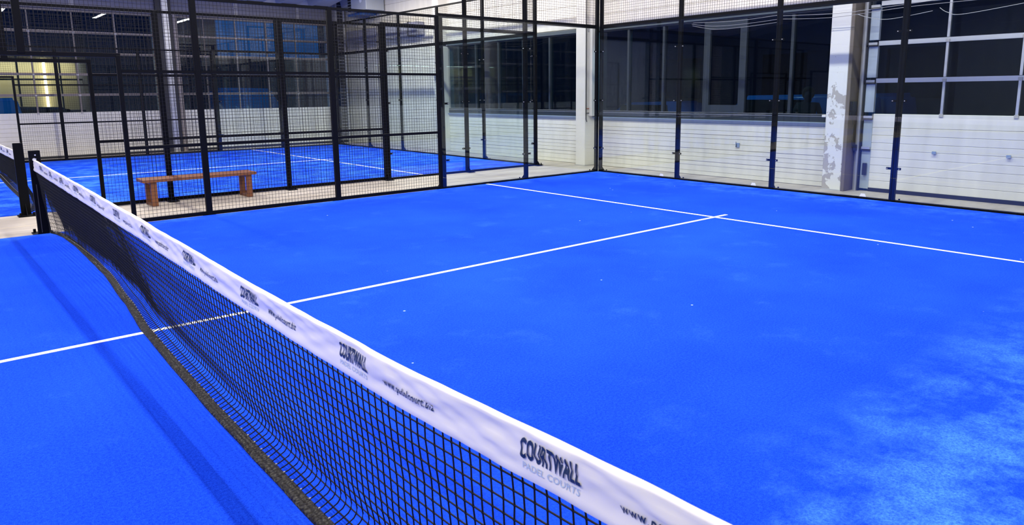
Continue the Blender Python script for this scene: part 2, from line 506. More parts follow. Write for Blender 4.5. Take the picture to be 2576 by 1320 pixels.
# columns on the back wall
def column(y0, y1, mat, label):
    t = thing('concrete_column', label, 'column', (10.85, (y0 + y1) / 2, Z_FLOOR))
    MB().bbox(10.70, XW + 0.02, y0, y1, Z_FLOOR, 6.5, 0.008).build('shaft', mat, t)
    MB().box(10.685, XW + 0.02, y0 - 0.012, y1 + 0.012, Z_FLOOR, Z_FLOOR + 0.02).build('skirting', plain('column_skirting', (0.5, 0.49, 0.47), 0.6), t)
    return t
c2 = column(0.08, 0.405, PEEL, 'white column with flaking paint beside the sectional door')
c1 = column(6.08, 6.38, PAINT, 'smooth white column behind the glass corner of the front court')
c0 = column(11.93, 12.22, PAINT, 'white column seen through the second court glass')
MB().bbox(10.80, 11.0, 5.965, 6.079, 1.13, 6.0, 0.01).build('pipe_casing', PAINT, c1)
MB().tube([(10.725, 6.065, 6.0), (10.725, 6.065, 1.06), (10.74, 6.055, 1.0)], 0.010, 6).build('conduit', CABLEB, c1)
MB().tube([(10.725, 6.06, 1.30), (10.85, 6.045, 1.30)], 0.008, 6).build('pipe_stub', COPPER, c1)
MB().tube([(10.725, 6.06, 1.20), (10.85, 6.045, 1.20)], 0.008, 6).build('pipe_stub', CABLEB, c1)
MB().box(10.78, 10.90, 6.05, 6.079, 3.02, 3.10).build('wall_bracket', JOINT, c1)
MB().bbox(10.70, XW + 0.15, 0.02, 0.0795, Z_FLOOR, 6.4, 0.006).build('concrete_return', RAWC, c2)
MB().bbox(10.72, 10.90, -0.02, 0.02, 1.25, 1.48, 0.006).build('switch_box', BLACKP, c2)
MB().tube([(10.78, 0.0, 1.25), (10.79, -0.03, 1.05), (10.76, -0.035, 0.85), (10.80, -0.03, 0.72), (10.84, -0.03, 0.86), (10.85, -0.02, 1.10)], 0.005, 5).build('loose_cable', CABLEB, c2)
MB().bbox(10.69, 10.80, 0.405, 0.47, 1.215, 1.255, 0.004).build('ledge_end_stub', PAINT, c2)

# small wall bits on the lower siding
t = thing('cable_outlet', 'small loose cable outlet on the siding behind the front court', 'outlet', (XW - 0.01, 2.27, 0.66))
MB().box(XW - 0.02, XW + 0.004, 2.22, 2.30, 0.60, 0.68).build('plate', LEDGE, t)
MB().tube([(XW - 0.02, 2.29, 0.70), (XW - 0.035, 2.27, 0.65), (XW - 0.03, 2.28, 0.60)], 0.006, 5).build('wire_end', CABLEB, t)

# ------------------------------------------------------------------ sectional door builder
def sectional_door(name, label, org, along, inward, width, bays, low_edges, rows, glass, seals=True, brackets=True, metal=None):
    metal = metal or ALU
    """org: bottom corner; along: unit vector along the door; inward: unit vector into the hall"""
    along = Vector(along); inward = Vector(inward); org = Vector(org)
    def bx(s0, s1, d0, d1, z0, z1):
        p = org + along * s0 + inward * d0; q = org + along * s1 + inward * d1
        return MB().box(min(p.x, q.x), max(p.x, q.x), min(p.y, q.y), max(p.y, q.y), z0, z1)
    top = rows[-1]
    d = bx(-0.05, width + 0.05, -0.10, -0.06, 0.0, low_edges[-1]).build(name, JOINT)
    tag(d, label, kind='structure')
    for i in range(len(low_edges) - 1):
        z0, z1 = low_edges[i] + 0.0012, low_edges[i + 1] - 0.0012
        p = org; a = along; n = inward
        prs = MB()
        q = [(-0.06, z0), (-0.004, z0), (0.0, z0 + 0.006), (0.0, z1 - 0.006), (-0.008, z1), (-0.06, z1)]
        vs_ = []
        for s in (0.0, width):
            for (dd, z) in q:
                w = p + a * s + n * dd; vs_.append((w.x, w.y, z))
        m = len(q); prs.v = vs_
        prs.f = [tuple(range(m)), tuple(range(2 * m - 1, m - 1, -1))] + [(j, (j + 1) % m, m + (j + 1) % m, m + j) for j in range(m)]
        prs.build('panel_board', DOORW, d)
    if seals:
        bx(0, width, -0.05, 0.012, Z_FLOOR, low_edges[0] + 0.002).build('bottom_seal', RUBBER, d)
    # window rows
    edges = [width * k / bays if isinstance(bays, int) else bays[k] for k in range((bays if isinstance(bays, int) else len(bays) - 1) + 1)]
    for i in range(len(rows) - 1):
        z0, z1 = rows[i], rows[i + 1]
        rail0 = 0.045 if i else 0.0
        for k in range(len(edges) - 1):
            bx(edges[k] + 0.012, edges[k + 1] - 0.012, -0.036, -0.03, z0 + rail0 - 0.005, z1 - 0.035).build('pane', glass, d)
        for k in range(1, len(edges) - 1):
            bx(edges[k] - 0.018, edges[k] + 0.018, -0.045, 0.006, z0 + rail0 - 0.005, z1 - 0.035).build('mullion', metal, d)
            if brackets:
                bx(edges[k] - 0.028, edges[k] + 0.028, 0.0, 0.016, z0 - 0.035, z0 + 0.012).build('hinge', JOINT, d)
        bx(0, width, -0.06, 0.004, z1 - 0.035, z1 + 0.035).build('rail', metal, d)
    return d

# right-hand door in the back wall: along -y, inward -x
RD_L = [0.045, 0.211, 0.356, 0.464, 0.609, 0.741, 0.841, 1.004, 1.14, 1.275]
RD_L = [0.045, 0.175, 0.30, 0.43, 0.555, 0.68, 0.80, 0.925, 1.05, 1.275]
door1 = sectional_door('door_1', 'white sectional hall door with glazed upper rows behind the front court glass', (XW + 0.02, -0.245, 0), (0, -1, 0), (-1, 0, 0), 6.9,
                       [0, 1.02, 2.01, 2.99, 3.97, 4.95, 5.93, 6.9], RD_L, [1.275, 1.81, 2.405, 3.03], WGLASS)
# pale stile plates, hinges and vertical track at the door edge
for (z0, z1) in ((1.30, 1.77), (1.86, 2.37), (2.46, 3.0)):
    MB().box(XW + 0.0, XW + 0.06, -0.245, -0.10, z0, z1).build('stile_plate', STILE, door1)
MB().box(XW + 0.01, XW + 0.06, -0.245, -0.10, 0.03, 1.18).build('stile_plate', STILE, door1)
for z in (0.72, 1.23, 1.81, 2.41, 3.0):
    MB().box(XW - 0.018, XW + 0.01, -0.235, -0.075, z - 0.028, z + 0.012).build('hinge_plate', ALU, door1)
    MB().box(XW - 0.03, XW + 0.0, -0.245, -0.075, z - 0.055, z - 0.030).build('roller_arm', DARKS, door1)
MB().box(XW - 0.06, XW + 0.0, -0.072, -0.040, Z_FLOOR, 3.2).build('track', ALU, door1)
MB().box(XW - 0.03, XW + 0.02, -0.098, -0.075, Z_FLOOR, 3.2).build('track_shadow_gap', RUBBER, door1)
MB().bbox(XW - 0.10, XW - 0.0, -0.05, 0.01, 0.66, 0.76, 0.006).build('track_bracket', DARKS, door1)
MB().bbox(XW - 0.05, XW + 0.0, -0.21, -0.15, 0.26, 0.46, 0.006).build('cable_pulley_box', DARKS, door1)
for (yy, z) in ((-1.22, 0.70), (-2.22, 0.70)):
    MB().bbox(XW - 0.02, XW + 0.004, yy - 0.03, yy + 0.03, z - 0.035, z + 0.01, 0.004).build('hinge', LEDGE, door1)

# left wall doors: along +x, inward -y
wl = MB()
DL = [(-1.53, 4.72), (5.42, 10.28)]
wl.box(-14.2, DL[0][0], YL + 0.02, YL + 0.2, -0.25, 6)
wl.box(DL[0][1], DL[1][0], YL + 0.02, YL + 0.2, -0.25, 6)
wl.box(DL[1][1], 11.6, YL + 0.02, YL + 0.2, -0.25, 6)
for (a, b) in DL: wl.box(a, b, YL + 0.02, YL + 0.2, 4.10, 6)
wleft = wl.build('wall_left', WALLP); tag(wleft, 'far hall wall with two glazed sectional doors', kind='structure')
LD_L = [0.045, 0.16, 0.27, 0.385, 0.50, 0.62, 0.735, 0.85, 0.965, 1.08, 1.255]
LR = [1.255, 1.74, 2.31, 2.89, 3.47, 4.06]
TANRAIL = plain('tan_weathered_rail', (0.20, 0.172, 0.158), 0.5, var=0.12, scale=9)
door2 = sectional_door('door_2', 'glazed sectional door in far wall with warm light behind it', (DL[0][0], YL + 0.02, 0), (1, 0, 0), (0, -1, 0), DL[0][1] - DL[0][0],
                       [0, 1.05, 2.1, 3.15, 4.2, 5.25, 6.25], LD_L, LR, WGLASS2, metal=TANRAIL)
door3 = sectional_door('door_3', 'glazed sectional door in far wall with blue dusk light behind it', (DL[1][0], YL + 0.02, 0), (1, 0, 0), (0, -1, 0), DL[1][1] - DL[1][0],
                       [0, 0.77, 1.74, 2.73, 3.72, 4.86], LD_L, LR, WGLASS2, metal=TANRAIL)
for d, x0, s in ((door2, 4.72, 1), (door3, 5.42, -1), (door3, 10.28, 1)):
    MB().box(min(x0, x0 + s * 0.10), max(x0, x0 + s * 0.10), YL - 0.03, YL + 0.03, Z_FLOOR, 4.1).build('stile_plate', TANRAIL, d)
# wall band, beam and closers above the doors
tr1 = MB().box(-14, XW, YL - 0.10, YL + 0.0, 4.09, 4.17).build('trim_1', plain('tan_ledge', (0.30, 0.27, 0.24), 0.5)); tag(tr1, 'narrow tan ledge over the far doors', kind='structure')
tr2 = MB()
tr2.box(-14, XW, YL - 0.02, YL + 0.018, 4.17, 4.62)
tr2.box(-14, XW, YL - 0.05, YL - 0.02, 4.37, 4.41)
tr2 = tr2.build('trim_2', BEAM); tag(tr2, 'grey steel band between far doors and roof', kind='structure')
for k in range(-6, 11):
    xc = 10.0 + (k - 9) * pitch_r
    if -12 < xc < 11:
        MB().prism([(xc - 0.30, 4.60), (xc + 0.30, 4.60), (xc + 0.22, 4.655), (xc - 0.22, 4.655)], 1, YL - 0.32, YL - 0.02).build('rib_closer', DARKS, tr2)
for xc in (2.69, 7.2, 9.25):
    MB().box(xc - 0.06, xc + 0.06, YL - 0.045, YL - 0.02, 4.17, 4.60).build('band_strut', plain('pale_strut_%d' % int(xc), (0.33, 0.32, 0.32), 0.5), tr2)
# columns on the left wall
cL = thing('steel_column', 'tall pale column between the two glazed far doors', 'column', (5.07, YL - 0.1, Z_FLOOR))
MB().bbox(4.98, 5.16, YL - 0.16, YL + 0.018, Z_FLOOR, 5.0, 0.006).build('shaft', ALU, cL)
MB().box(4.82, 4.98, YL - 0.12, YL + 0.018, Z_FLOOR, 5.0).build('dark_flange', DARKS, cL)
MB().box(5.16, 5.26, YL - 0.10, YL + 0.018, Z_FLOOR, 5.0).build('dark_flange', DARKS, cL)
MB().tube([(5.32, YL - 0.07, Z_FLOOR), (5.32, YL - 0.07, 4.1)], 0.035, 8).build('drain_pipe', plain('tan_pipe', (0.40, 0.35, 0.32), 0.5), cL)
cR = thing('steel_column', 'dark slotted steel column in the far hall corner', 'column', (10.72, YL - 0.1, Z_FLOOR))
MB().box(10.62, 10.84, YL - 0.14, YL + 0.018, Z_FLOOR, 5.0).build('web', DARKS, cR)
MB().box(10.56, 10.62, YL - 0.18, YL + 0.018, Z_FLOOR, 5.0).build('flange', ALU, cR)
MB().box(10.84, 10.90, YL - 0.18, YL + 0.018, Z_FLOOR, 5.0).build('flange', ALU, cR)
sl = MB()
for k in range(44): sl.box(10.63, 10.83, YL - 0.150, YL - 0.139, 0.10 + k * 0.11, 0.112 + k * 0.11)
o = sl.build('slot_ribs', ALU, cR); o['kind'] = 'stuff'

# ------------------------------------------------------------------ turf
def turf(y0, label):
    t = thing('artificial_turf', label, 'turf', (0, y0 + 5, 0))
    MB().box(-10, 10, y0, y0 + 10, Z_FLOOR, 0.0).build('carpet', TURF, t)
    for sx in (-1, 1):
        MB().box(sx * 6.98 - 0.025, sx * 6.98 + 0.025, y0 + 0.01, y0 + 9.99, -0.002, 0.0015).build('service_line', LINE, t)
    MB().box(-7.26, 7.26, y0 + 4.975, y0 + 5.025, -0.002, 0.0022).build('centre_line', LINE, t)
    return t
turf(-5, 'bright blue artificial turf of the front court')
turf(CB, 'blue artificial turf of the court beyond the wire fence')

# ------------------------------------------------------------------ cages
def wire_panel(axis, u0, u1, z0, z1, c, step=0.05, r=0.0025):
    """grid of wires in the plane axis=c ; u runs along the other horizontal axis"""
    mb = MB()
    def P_(u, z, o=0.0): return (c + o, u, z) if axis == 0 else (u, c + o, z)
    n = max(1, round((u1 - u0) / step)); m = max(1, round((z1 - z0) / step))
    for i in range(n + 1):
        u = u0 + (u1 - u0) * i / n
        mb.tube([P_(u, z0), P_(u, z1)], r, 4, cap=False)
    for j in range(m + 1):
        z = z0 + (z1 - z0) * j / m
        mb.tube([P_(u0, z, r), P_(u1, z, r)], r, 4, cap=False)
    return mb

def foot(mb_post_parent, axis, u, c, s, size=0.2):
    """base plate, gusset and anchor bolts on the outer side; axis: normal axis of the fence"""
    def B(u0, u1, d0, d1, z0, z1):
        a, b = sorted((c + s * d0, c + s * d1))
        return MB().box(a, b, u0, u1, z0, z1) if axis == 0 else MB().box(u0, u1, a, b, z0, z1)
    pl = B(u - 0.08, u + 0.08, 0.0, size, Z_FLOOR, Z_FLOOR + 0.012).build('base_plate', STEEL, mb_post_parent)
    g = MB()
    a = [(c + s * 0.05, Z_FLOOR + 0.012), (c + s * (size - 0.03), Z_FLOOR + 0.012), (c + s * 0.05, Z_FLOOR + 0.15)]
    if axis == 0:
        g.prism(a, 1, u - 0.004, u + 0.004)
    else:
        g.prism(a, 0, u - 0.004, u + 0.004)
    g.build('gusset', STEEL, mb_post_parent)
    for du in (-0.055, 0.055):
        p = (c + s * (size - 0.04), u + du) if axis == 0 else (u + du, c + s * (size - 0.04))
        MB().tube([(p[0], p[1], Z_FLOOR + 0.012), (p[0], p[1], Z_FLOOR + 0.045)], 0.013, 6).build('anchor_bolt', STEEL, mb_post_parent)

def post(parent, axis, u, c, s, z1, w=0.08, d=0.06, base=True, z0=Z_FLOOR):
    a, b = sorted((c + s * 0.012, c + s * (0.012 + d)))
    if axis == 0: o = MB().bbox(a, b, u - w / 2, u + w / 2, z0, z1, 0.005).build('post', STEEL, parent)
    else: o = MB().bbox(u - w / 2, u + w / 2, a, b, z0, z1, 0.005).build('post', STEEL, parent)
    if base: foot(o, axis, u, c + s * 0.012, s)
    return o

def rail(parent, axis, u0, u1, c, s, z, h=0.04, d=0.04, name='rail'):
    a, b = sorted((c + s * 0.018, c + s * (0.018 + d)))
    if axis == 0: return MB().box(a, b, u0, u1, z - h / 2, z + h / 2).build(name, STEEL, parent)
    return MB().box(u0, u1, a, b, z - h / 2, z + h / 2).build(name, STEEL, parent)

def clamp(parent_post, axis, u, c, s, z, inner=True, half=False):
    """clamp bar behind the glass with a bright bolt each side"""
    sides = (-1, 1) if not half else half
    for k in sides:
        u0, u1 = sorted((u + k * 0.03, u + k * 0.105))
        a, b = sorted((c + s * 0.008, c + s * 0.022))
        q = MB().box(a, b, u0, u1, z - 0.017, z + 0.017) if axis == 0 else MB().box(u0, u1, a, b, z - 0.017, z + 0.017)
        q = q.build('clamp', STEEL, parent_post)
        ub = u + k * 0.085
        p0, p1 = c - s * 0.012, c + s * 0.03
        pts = [(p0, ub, z), (p1, ub, z)] if axis == 0 else [(ub, p0, z), (ub, p1, z)]
        MB().tube(pts, 0.0062, 8).build('clamp_bolt', BOLT, parent_post)

def pane(parent, axis, u0, u1, c, s, z0=0.03, z1=2.985):
    a, b = sorted((c - s * 0.006, c + s * 0.006))
    mb = MB().box(a, b, u0 + 0.004, u1 - 0.004, z0, z1) if axis == 0 else MB().box(u0 + 0.004, u1 - 0.004, a, b, z0, z1)
    return mb.build('glass_pane', GLASS, parent)

def side_fence(yf, s, label, xs_pos=(2, 4), xend=6.0, both=True, z_top=3.0, left_to=-2.0):
    """wire fence along x at y=yf, outer side s; door opening |x|<1 with a lintel at 2.2 m"""
    t = thing('wire_fence', label, 'fence', (3.5, yf, 0))
    c = yf; cm = yf + s * 0.036
    bays = [(1.03, 2.0), (2.0, 4.0), (4.0, 6.0)]
    for x in xs_pos: post(t, 1, x, c, s, z_top)
    post(t, 1, xend, c, s, z_top)
    post(t, 1, 1.03, c, s, 2.2, w=0.05, d=0.05)
    # opening: lintel from +1 to -1, post above it, mesh above
    rail(t, 1, -1.055, 1.055, c, s, 2.2, 0.05, 0.05, 'lintel')
    post(t, 1, 0.0, c, s, z_top, base=False, z0=2.2)
    for (a, b) in bays:
        for z in (0.025, 1.0, 2.0, 2.98):
            rail(t, 1, a, b, c, s, z, 0.05 if z < 0.1 else 0.04, 0.045, 'rail')
        for (z0, z1) in ((0.05, 2.96),):
            wire_panel(1, a + 0.03, b - 0.03, z0, z1, cm).build('mesh_panel', WIRE, t)
    for (a, b) in ((0.0, 1.03), (-1.03, 0.0), (-2.0, -1.03)):
        rail(t, 1, a, b, c, s, 2.98, 0.04, 0.045)
        wire_panel(1, a + 0.02, b - 0.02, 2.22 if a > -1.5 else 0.05, 2.96, cm).build('mesh_panel', WIRE, t)
    post(t, 1, -1.03, c, s, 2.2, w=0.05, d=0.05)
    post(t, 1, -2.0, c, s, z_top)
    for z in (0.025, 1.0, 2.0): rail(t, 1, -2.0, -1.03, c, s, z, 0.04, 0.045)
    return t

def side_glass(yf, s, label):
    """two glass panes x 6..10 at y=yf, wire topping over the last bay"""
    t = thing('glass_wall', label, 'glass wall', (8, yf, 0))
    pane(t, 1, 6.0, 8.0, yf, s); pane(t, 1, 8.0, 9.985, yf, s)
    p8 = post(t, 1, 8.0, yf, s, 4.0)
    for z in (0.5, 1.5, 2.5): clamp(p8, 1, 8.0, yf, s, z)
    p6 = MB().bbox(6.045, 6.095, *sorted((yf + s * 0.012, yf + s * 0.072)), Z_FLOOR, 3.0, 0.005).build('post', STEEL, t)
    for z in (0.5, 1.5, 2.5): clamp(p6, 1, 6.07, yf, s, z, half=(1,))
    for (a, b) in ((6.0, 8.0), (8.0, 10.0)):
        rail(t, 1, a, b, yf, s, 0.0, 0.055, 0.06, 'base_rail')
        rail(t, 1, a, b, yf, s, 3.0, 0.07, 0.05, 'top_rail')
    rail(t, 1, 8.0, 10.0, yf, s, 3.98, 0.04, 0.045)
    wire_panel(1, 8.03, 9.97, 3.03, 3.96, yf + s * 0.036).build('mesh_panel', WIRE, t)
    pc = post(t, 1, 9.985, yf, s, 4.0, w=0.07)
    for z in (0.5, 1.5, 2.5): clamp(pc, 1, 9.985, yf, s, z, half=(-1,))
    return t

def back_glass(y0, ys, y1, label, x=10.0):
    t = thing('glass_wall', label, 'glass wall', (x, (y0 + y1) / 2, 0))
    edges = [y1] + list(ys) + [y0]
    for i in range(len(edges) - 1):
        a, b = edges[i + 1], edges[i]
        pane(t, 0, a, b, x, 1)
        rail(t, 0, a, b, x, 1, 0.0, 0.055, 0.06, 'base_rail')
        rail(t, 0, a, b, x, 1, 3.0, 0.075, 0.05, 'top_rail')
        rail(t, 0, a, b, x, 1, 3.98, 0.04, 0.045)
        wire_panel(0, a + 0.03, b - 0.03, 3.03, 3.96, x + 0.036).build('mesh_panel', WIRE, t)
    for y in ys:
        p = post(t, 0, y, x, 1, 4.0)
        for z in (0.5, 1.5, 2.5): clamp(p, 0, y, x, 1, z)
    for y, k in ((y1, (-1,)), (y0, (1,))):
        p = post(t, 0, y - 0.035 * (1 if y == y1 else -1), x, 1, 4.0, w=0.07)
        for z in (0.5, 1.5, 2.5): clamp(p, 0, y - 0.035 * (1 if y == y1 else -1), x, 1, z, half=k)
    return t

side_fence(5.0, 1, 'black wire mesh fence with doorway along the front court, in front of the bench')
side_glass(5.0, 1, 'two clear glass panes at the left corner of the front court')
back_glass(-5.0, [2.955, 0.96, -1.03, -3.02], 5.0, 'long clear glass back wall of the front court with wire topping')
side_fence(CB, -1, 'black wire mesh fence of the second court, just behind the bench')
side_glass(CB, -1, 'near pair of glass panes at the corner of the second court')
back_glass(CB, [CB + 8.0, CB + 6.0, CB + 4.0, CB + 2.0], CB + 10, 'glass back wall of the second court seen through the fence')
side_fence(CB + 10, 1, 'farthest black wire fence, in front of the glazed hall doors')
side_glass(CB + 10, 1, 'far pair of glass panes in the far corner of the second court')

# stickers on glass feet
for (x, y, z, lab) in ((9.985, 3.28, 0.06, 'small white sticker low on back glass nearest the corner'), (9.985, 1.27, 0.06, 'small white sticker low on the middle pane of the back glass'),
                       (9.985, -0.62, 0.06, 'small white sticker low on back glass by the flaking column')):
    o = MB().prism([(y - 0.05, z - 0.02), (y + 0.05, z - 0.02), (y + 0.03, z + 0.025), (y - 0.03, z + 0.025)], 0, x - 0.002, x + 0.002).build('sticker', TAG)
    tag(o, lab, 'sticker')

# ------------------------------------------------------------------ nets
def interp(tab, y):
    if y <= tab[0][0]: return tab[0][1]
    for (a, va), (b, vb) in zip(tab, tab[1:]):
        if y <= b:
            t = (y - a) / (b - a); t = t * t * (3 - 2 * t) * 0.35 + t * 0.65
            return va + (vb - va) * t
    return tab[-1][1]
TOP_A = [(-5.0, 0.853), (-4.3, 0.838), (-3.5, 0.812), (-2.3, 0.818), (-1.0, 0.842), (0.0, 0.863), (2.5, 0.895), (5.0, 0.925)]
BAND_A = [(-5.0, -0.085), (-3.0, -0.093), (-2.45, -0.087), (-1.7, -0.079), (-0.94, -0.057), (0.0, -0.023), (0.96, 0.049), (2.14, 0.121), (3.15, 0.139), (3.82, 0.150), (4.5, 0.135), (4.8, 0.105), (5.0, 0.06)]
TAPE_H = 0.135

def make_net(yc, top, band, label, words, detail=True):
    t = thing('padel_net', label, 'net', (0, yc, 0))
    ya, yb = yc - 4.96, yc + 4.995
    T = lambda y: interp(top, y - yc)
    Bd = lambda y: interp(band, y - yc)
    def wr(y, z):
        a = noise.noise(Vector((y * 3.1 + z * 9, z * 7 + 3.3, 1.7))) * 0.014
        b = -abs(noise.noise(Vector((y * 4.6 - z * 20, z * 9, 8.1)))) * 0.020 + abs(noise.noise(Vector((y * 7.0 + z * 24, z * 5, 3.1)))) * 0.012
        c = math.exp(-((z + 0.115) / 0.012) ** 2) * 0.006
        hem = min(1.0, max(0.18, (z + 0.122) / 0.05))
        return (a + b) * 0.8 * min(1.0, max(0.15, -z * 22)) * hem - c
    def topwob(y): return noise.noise(Vector((y * 2.3, 0.4, 5.0))) * 0.004 + noise.noise(Vector((y * 7.1, 2.4, 1.0))) * 0.0018
    X0 = -0.010
    def front(y, z): return (X0 - 0.013 + wr(y, z) - (0.004 if z < -0.118 else 0.0), y, T(y) + z + topwob(y) + (noise.noise(Vector((y * 5, 9, 0))) * 0.0025 if z < -0.12 else 0))
    n = 1400 if detail else 160
    prof_f = [-TAPE_H, -0.124, -0.116, -0.108, -0.096, -0.082, -0.068, -0.054, -0.040, -0.028, -0.018, -0.010]
    rows = []
    for i in range(n + 1):
        y = ya + (yb - ya) * i / n
        r = [front(y, z) for z in prof_f]
        zt_ = T(y) + topwob(y)
        r += [(X0 - 0.009, y, zt_ - 0.003), (X0, y, zt_), (X0 + 0.009, y, zt_ - 0.003), (X0 + 0.013 + wr(y + 3, -0.05), y, zt_ - 0.03), (X0 + 0.012 + wr(y + 5, -0.09), y, zt_ - 0.08), (X0 + 0.010, y, zt_ - TAPE_H)]
        rows.append(r)
    tape = MB().grid(rows).build('head_tape', TAPE, t, smooth=True)
    # net cords
    def path(y):
        b = Bd(y); fo = interp([(-5, 0.115), (0.8, 0.115), (2.6, 0.06), (4.2, 0.02), (5, 0.0)], y - yc); xf = b + fo; zt_ = T(y) - TAPE_H + 0.01
        pts = [(X0, zt_)]
        for k in range(1, 9):
            f = k / 9.0
            pts.append((X0 + (xf + 0.004 - X0) * f + 0.012 * noise.noise(Vector((y * 0.9, f * 3, 2.0))), zt_ + (0.12 - zt_) * f))
        pts += [(xf + 0.1 * fo, 0.115), (xf + 0.15 * fo, 0.075), (xf + 0.08 * fo, 0.042), (b + 0.055 + (fo - 0.055) * 0.4 if fo > 0.055 else xf, 0.022), (b + 0.055 if fo > 0.055 else b + max(fo, 0.03), 0.014)]
        return pts
    def along(pts, s):
        L = [0]
        for p, q in zip(pts, pts[1:]): L.append(L[-1] + math.hypot(q[0] - p[0], q[1] - p[1]))
        d = s * L[-1]
        for i in range(len(pts) - 1):
            if d <= L[i + 1] or i == len(pts) - 2:
                f = (d - L[i]) / max(1e-9, L[i + 1] - L[i]); f = min(1, max(0, f))
                return (pts[i][0] + (pts[i + 1][0] - pts[i][0]) * f, pts[i][1] + (pts[i + 1][1] - pts[i][1]) * f)
    cell = 0.046
    nrow = 17
    cm = MB(); r = 0.0028
    ys = [ya]
    while ys[-1] < yb - 0.01:      # the slack of the net is bunched towards its far end
        ys.append(ys[-1] + cell * interp([(-5, 1.0), (-0.5, 1.0), (1.5, 0.80), (3.0, 0.66), (5, 0.6)], ys[-1] - yc))
    ys[-1] = yb; m = len(ys) - 1
    paths = [path(y) for y in ys]
    jit = [noise.noise(Vector((i * 0.7, 3.0, 0.0))) * 0.006 for i in range(m + 1)]
    G = [[None] * (nrow + 1) for _ in range(m + 1)]
    for i in range(m + 1):
        for j in range(nrow + 1):
            x_, z_ = along(paths[i], j / nrow)
            w = 0.009 * noise.noise(Vector((i * 0.35, j * 0.6, 7.0))) * (0 if j in (0, nrow) else 1)
            G[i][j] = (x_, ys[i] + w, z_)
    for i in range(m + 1):
        pts = []
        for j in range(nrow):
            pts.append(G[i][j])
            if j >= nrow - 4:
                x_, z_ = along(paths[i], (j + 0.5) / nrow)
                pts.append((x_, (G[i][j][1] + G[i][j + 1][1]) / 2, z_))
        pts.append(G[i][nrow])
        cm.tube(pts, r, 4 if detail else 3, cap=False)
    for j in range(1, nrow):
        cm.tube([G[i][j] for i in range(m + 1)], r, 4 if detail else 3, cap=False)
    if detail:
        for i in range(m + 1):
            if ys[i] - yc > 1.5: continue
            for j in range(1, nrow):
                p = Vector(G[i][j]); q = 0.0056; b0 = len(cm.v)
                cm.v += [tuple(p + Vector(d) * q) for d in ((1, 0, 0), (-1, 0, 0), (0, 1, 0), (0, -1, 0), (0, 0, 1), (0, 0, -1))]
                cm.f += [(b0 + a, b0 + b, b0 + c) for a, b, c in ((0, 2, 4), (2, 1, 4), (1, 3, 4), (3, 0, 4), (2, 0, 5), (1, 2, 5), (3, 1, 5), (0, 3, 5))]
    nm = cm.build('net_mesh', CORD, t, smooth=detail); nm['kind'] = 'stuff'
    # bottom band lying on the turf
    rows = []
    nb = 500 if detail else 150
    for i in range(nb + 1):
        y = ya + (yb - ya) * i / nb
        b = Bd(y) + 0.004 * noise.noise(Vector((y * 4, 1, 1)))
        h = lambda s: 0.004 * noise.noise(Vector((y * 16, s * 40, 4.0)))
        rows.append([(b, y, 0.001), (b + 0.004, y, 0.010 + h(0.1)), (b + 0.018, y, 0.014 + h(0.2)), (b + 0.032, y, 0.013 + h(0.3)), (b + 0.046, y, 0.015 + h(0.4)), (b + 0.058, y, 0.012 + h(0.5)), (b + 0.062, y, 0.001)])
    MB().grid(rows).build('bottom_band', BAND, t, smooth=True)
    # lacing of the mesh into the band: tiny pale eyelets
    ey = MB()
    for i in range(0, m + 1, 2):
        p = G[i][nrow]
        ey.box(p[0] - 0.004, p[0] + 0.004, p[1] - 0.003, p[1] + 0.003, 0.014, 0.020)
    e = ey.build('eyelets', plain('grey_eyelet_' + ('a' if detail else 'b'), (0.35, 0.33, 0.30), 0.4), t); e['kind'] = 'stuff'
    # vertical end bands
    for ye in (ya, yb):
        pp = path(ye); zt_ = T(ye)
        w = MB()
        for (p, q) in zip(pp, pp[1:]):
            w.tube([(p[0], ye, p[1]), (q[0], ye, q[1])], 0.007, 6)
        w.build('end_cord', CORD, t)
    # printing on the tape
    def lettering(text, y_start, length, z_mid, height, mat, name, bold):
        cu = bpy.data.curves.new('txt', 'FONT'); cu.body = text; cu.resolution_u = 3; cu.offset = bold
        cu.space_character = 1.22 if text[0] == 'w' else 1.05
        ob = bpy.data.objects.new('txt', cu); COL.objects.link(ob)
        bpy.context.view_layer.update()
        dg = bpy.context.evaluated_depsgraph_get()
        me = bpy.data.meshes.new_from_object(ob.evaluated_get(dg))
        bpy.data.objects.remove(ob, do_unlink=True)
        bm = bmesh.new(); bm.from_mesh(me)
        bmesh.ops.triangulate(bm, faces=bm.faces[:])
        for _ in range(3):
            le = [e for e in bm.edges if e.calc_length() > 0.14]
            if not le or not detail: break
            bmesh.ops.subdivide_edges(bm, edges=le, cuts=1)
            bmesh.ops.triangulate(bm, faces=bm.faces[:])
        xs_ = [v.co.x for v in bm.verts]; ys_ = [v.co.y for v in bm.verts]
        if not xs_: return
        lo, hi, b0, b1 = min(xs_), max(xs_), min(ys_), max(ys_)
        for v in bm.verts:
            u = (v.co.x - lo) / (hi - lo); w_ = (v.co.y - b0) / (b1 - b0)
            y = y_start - u * length; z = z_mid + (w_ - 0.5) * height
            p = front(y, z)
            v.co = (p[0] - 0.0028, p[1], p[2])
        bm.to_mesh(me); bm.free()
        me.materials.clear(); me.materials.append(mat)
        o = bpy.data.objects.new(name, me); link(o); o.parent = t
        o.matrix_parent_inverse = Matrix.Translation(-Vector(t.location))
        o.parent = tape; o.matrix_parent_inverse = tape.matrix_parent_inverse.inverted() @ Matrix.Identity(4)
        o.matrix_parent_inverse = Matrix.Identity(4)
    for (yw, yu) in words:
        if yw is not None:
            lettering('COURTWALL', yw, 0.215, -0.052, 0.056, INK, 'printed_wordmark', 0.03)
            lettering('PADEL COURTS', yw - 0.012, 0.20, -0.096, 0.016, INK2, 'printed_subline', 0.0)
        if yu is not None:
            lettering('www.padelcourt.biz', yu, 0.295, -0.078, 0.036, INK, 'printed_address', 0.016)
    return t

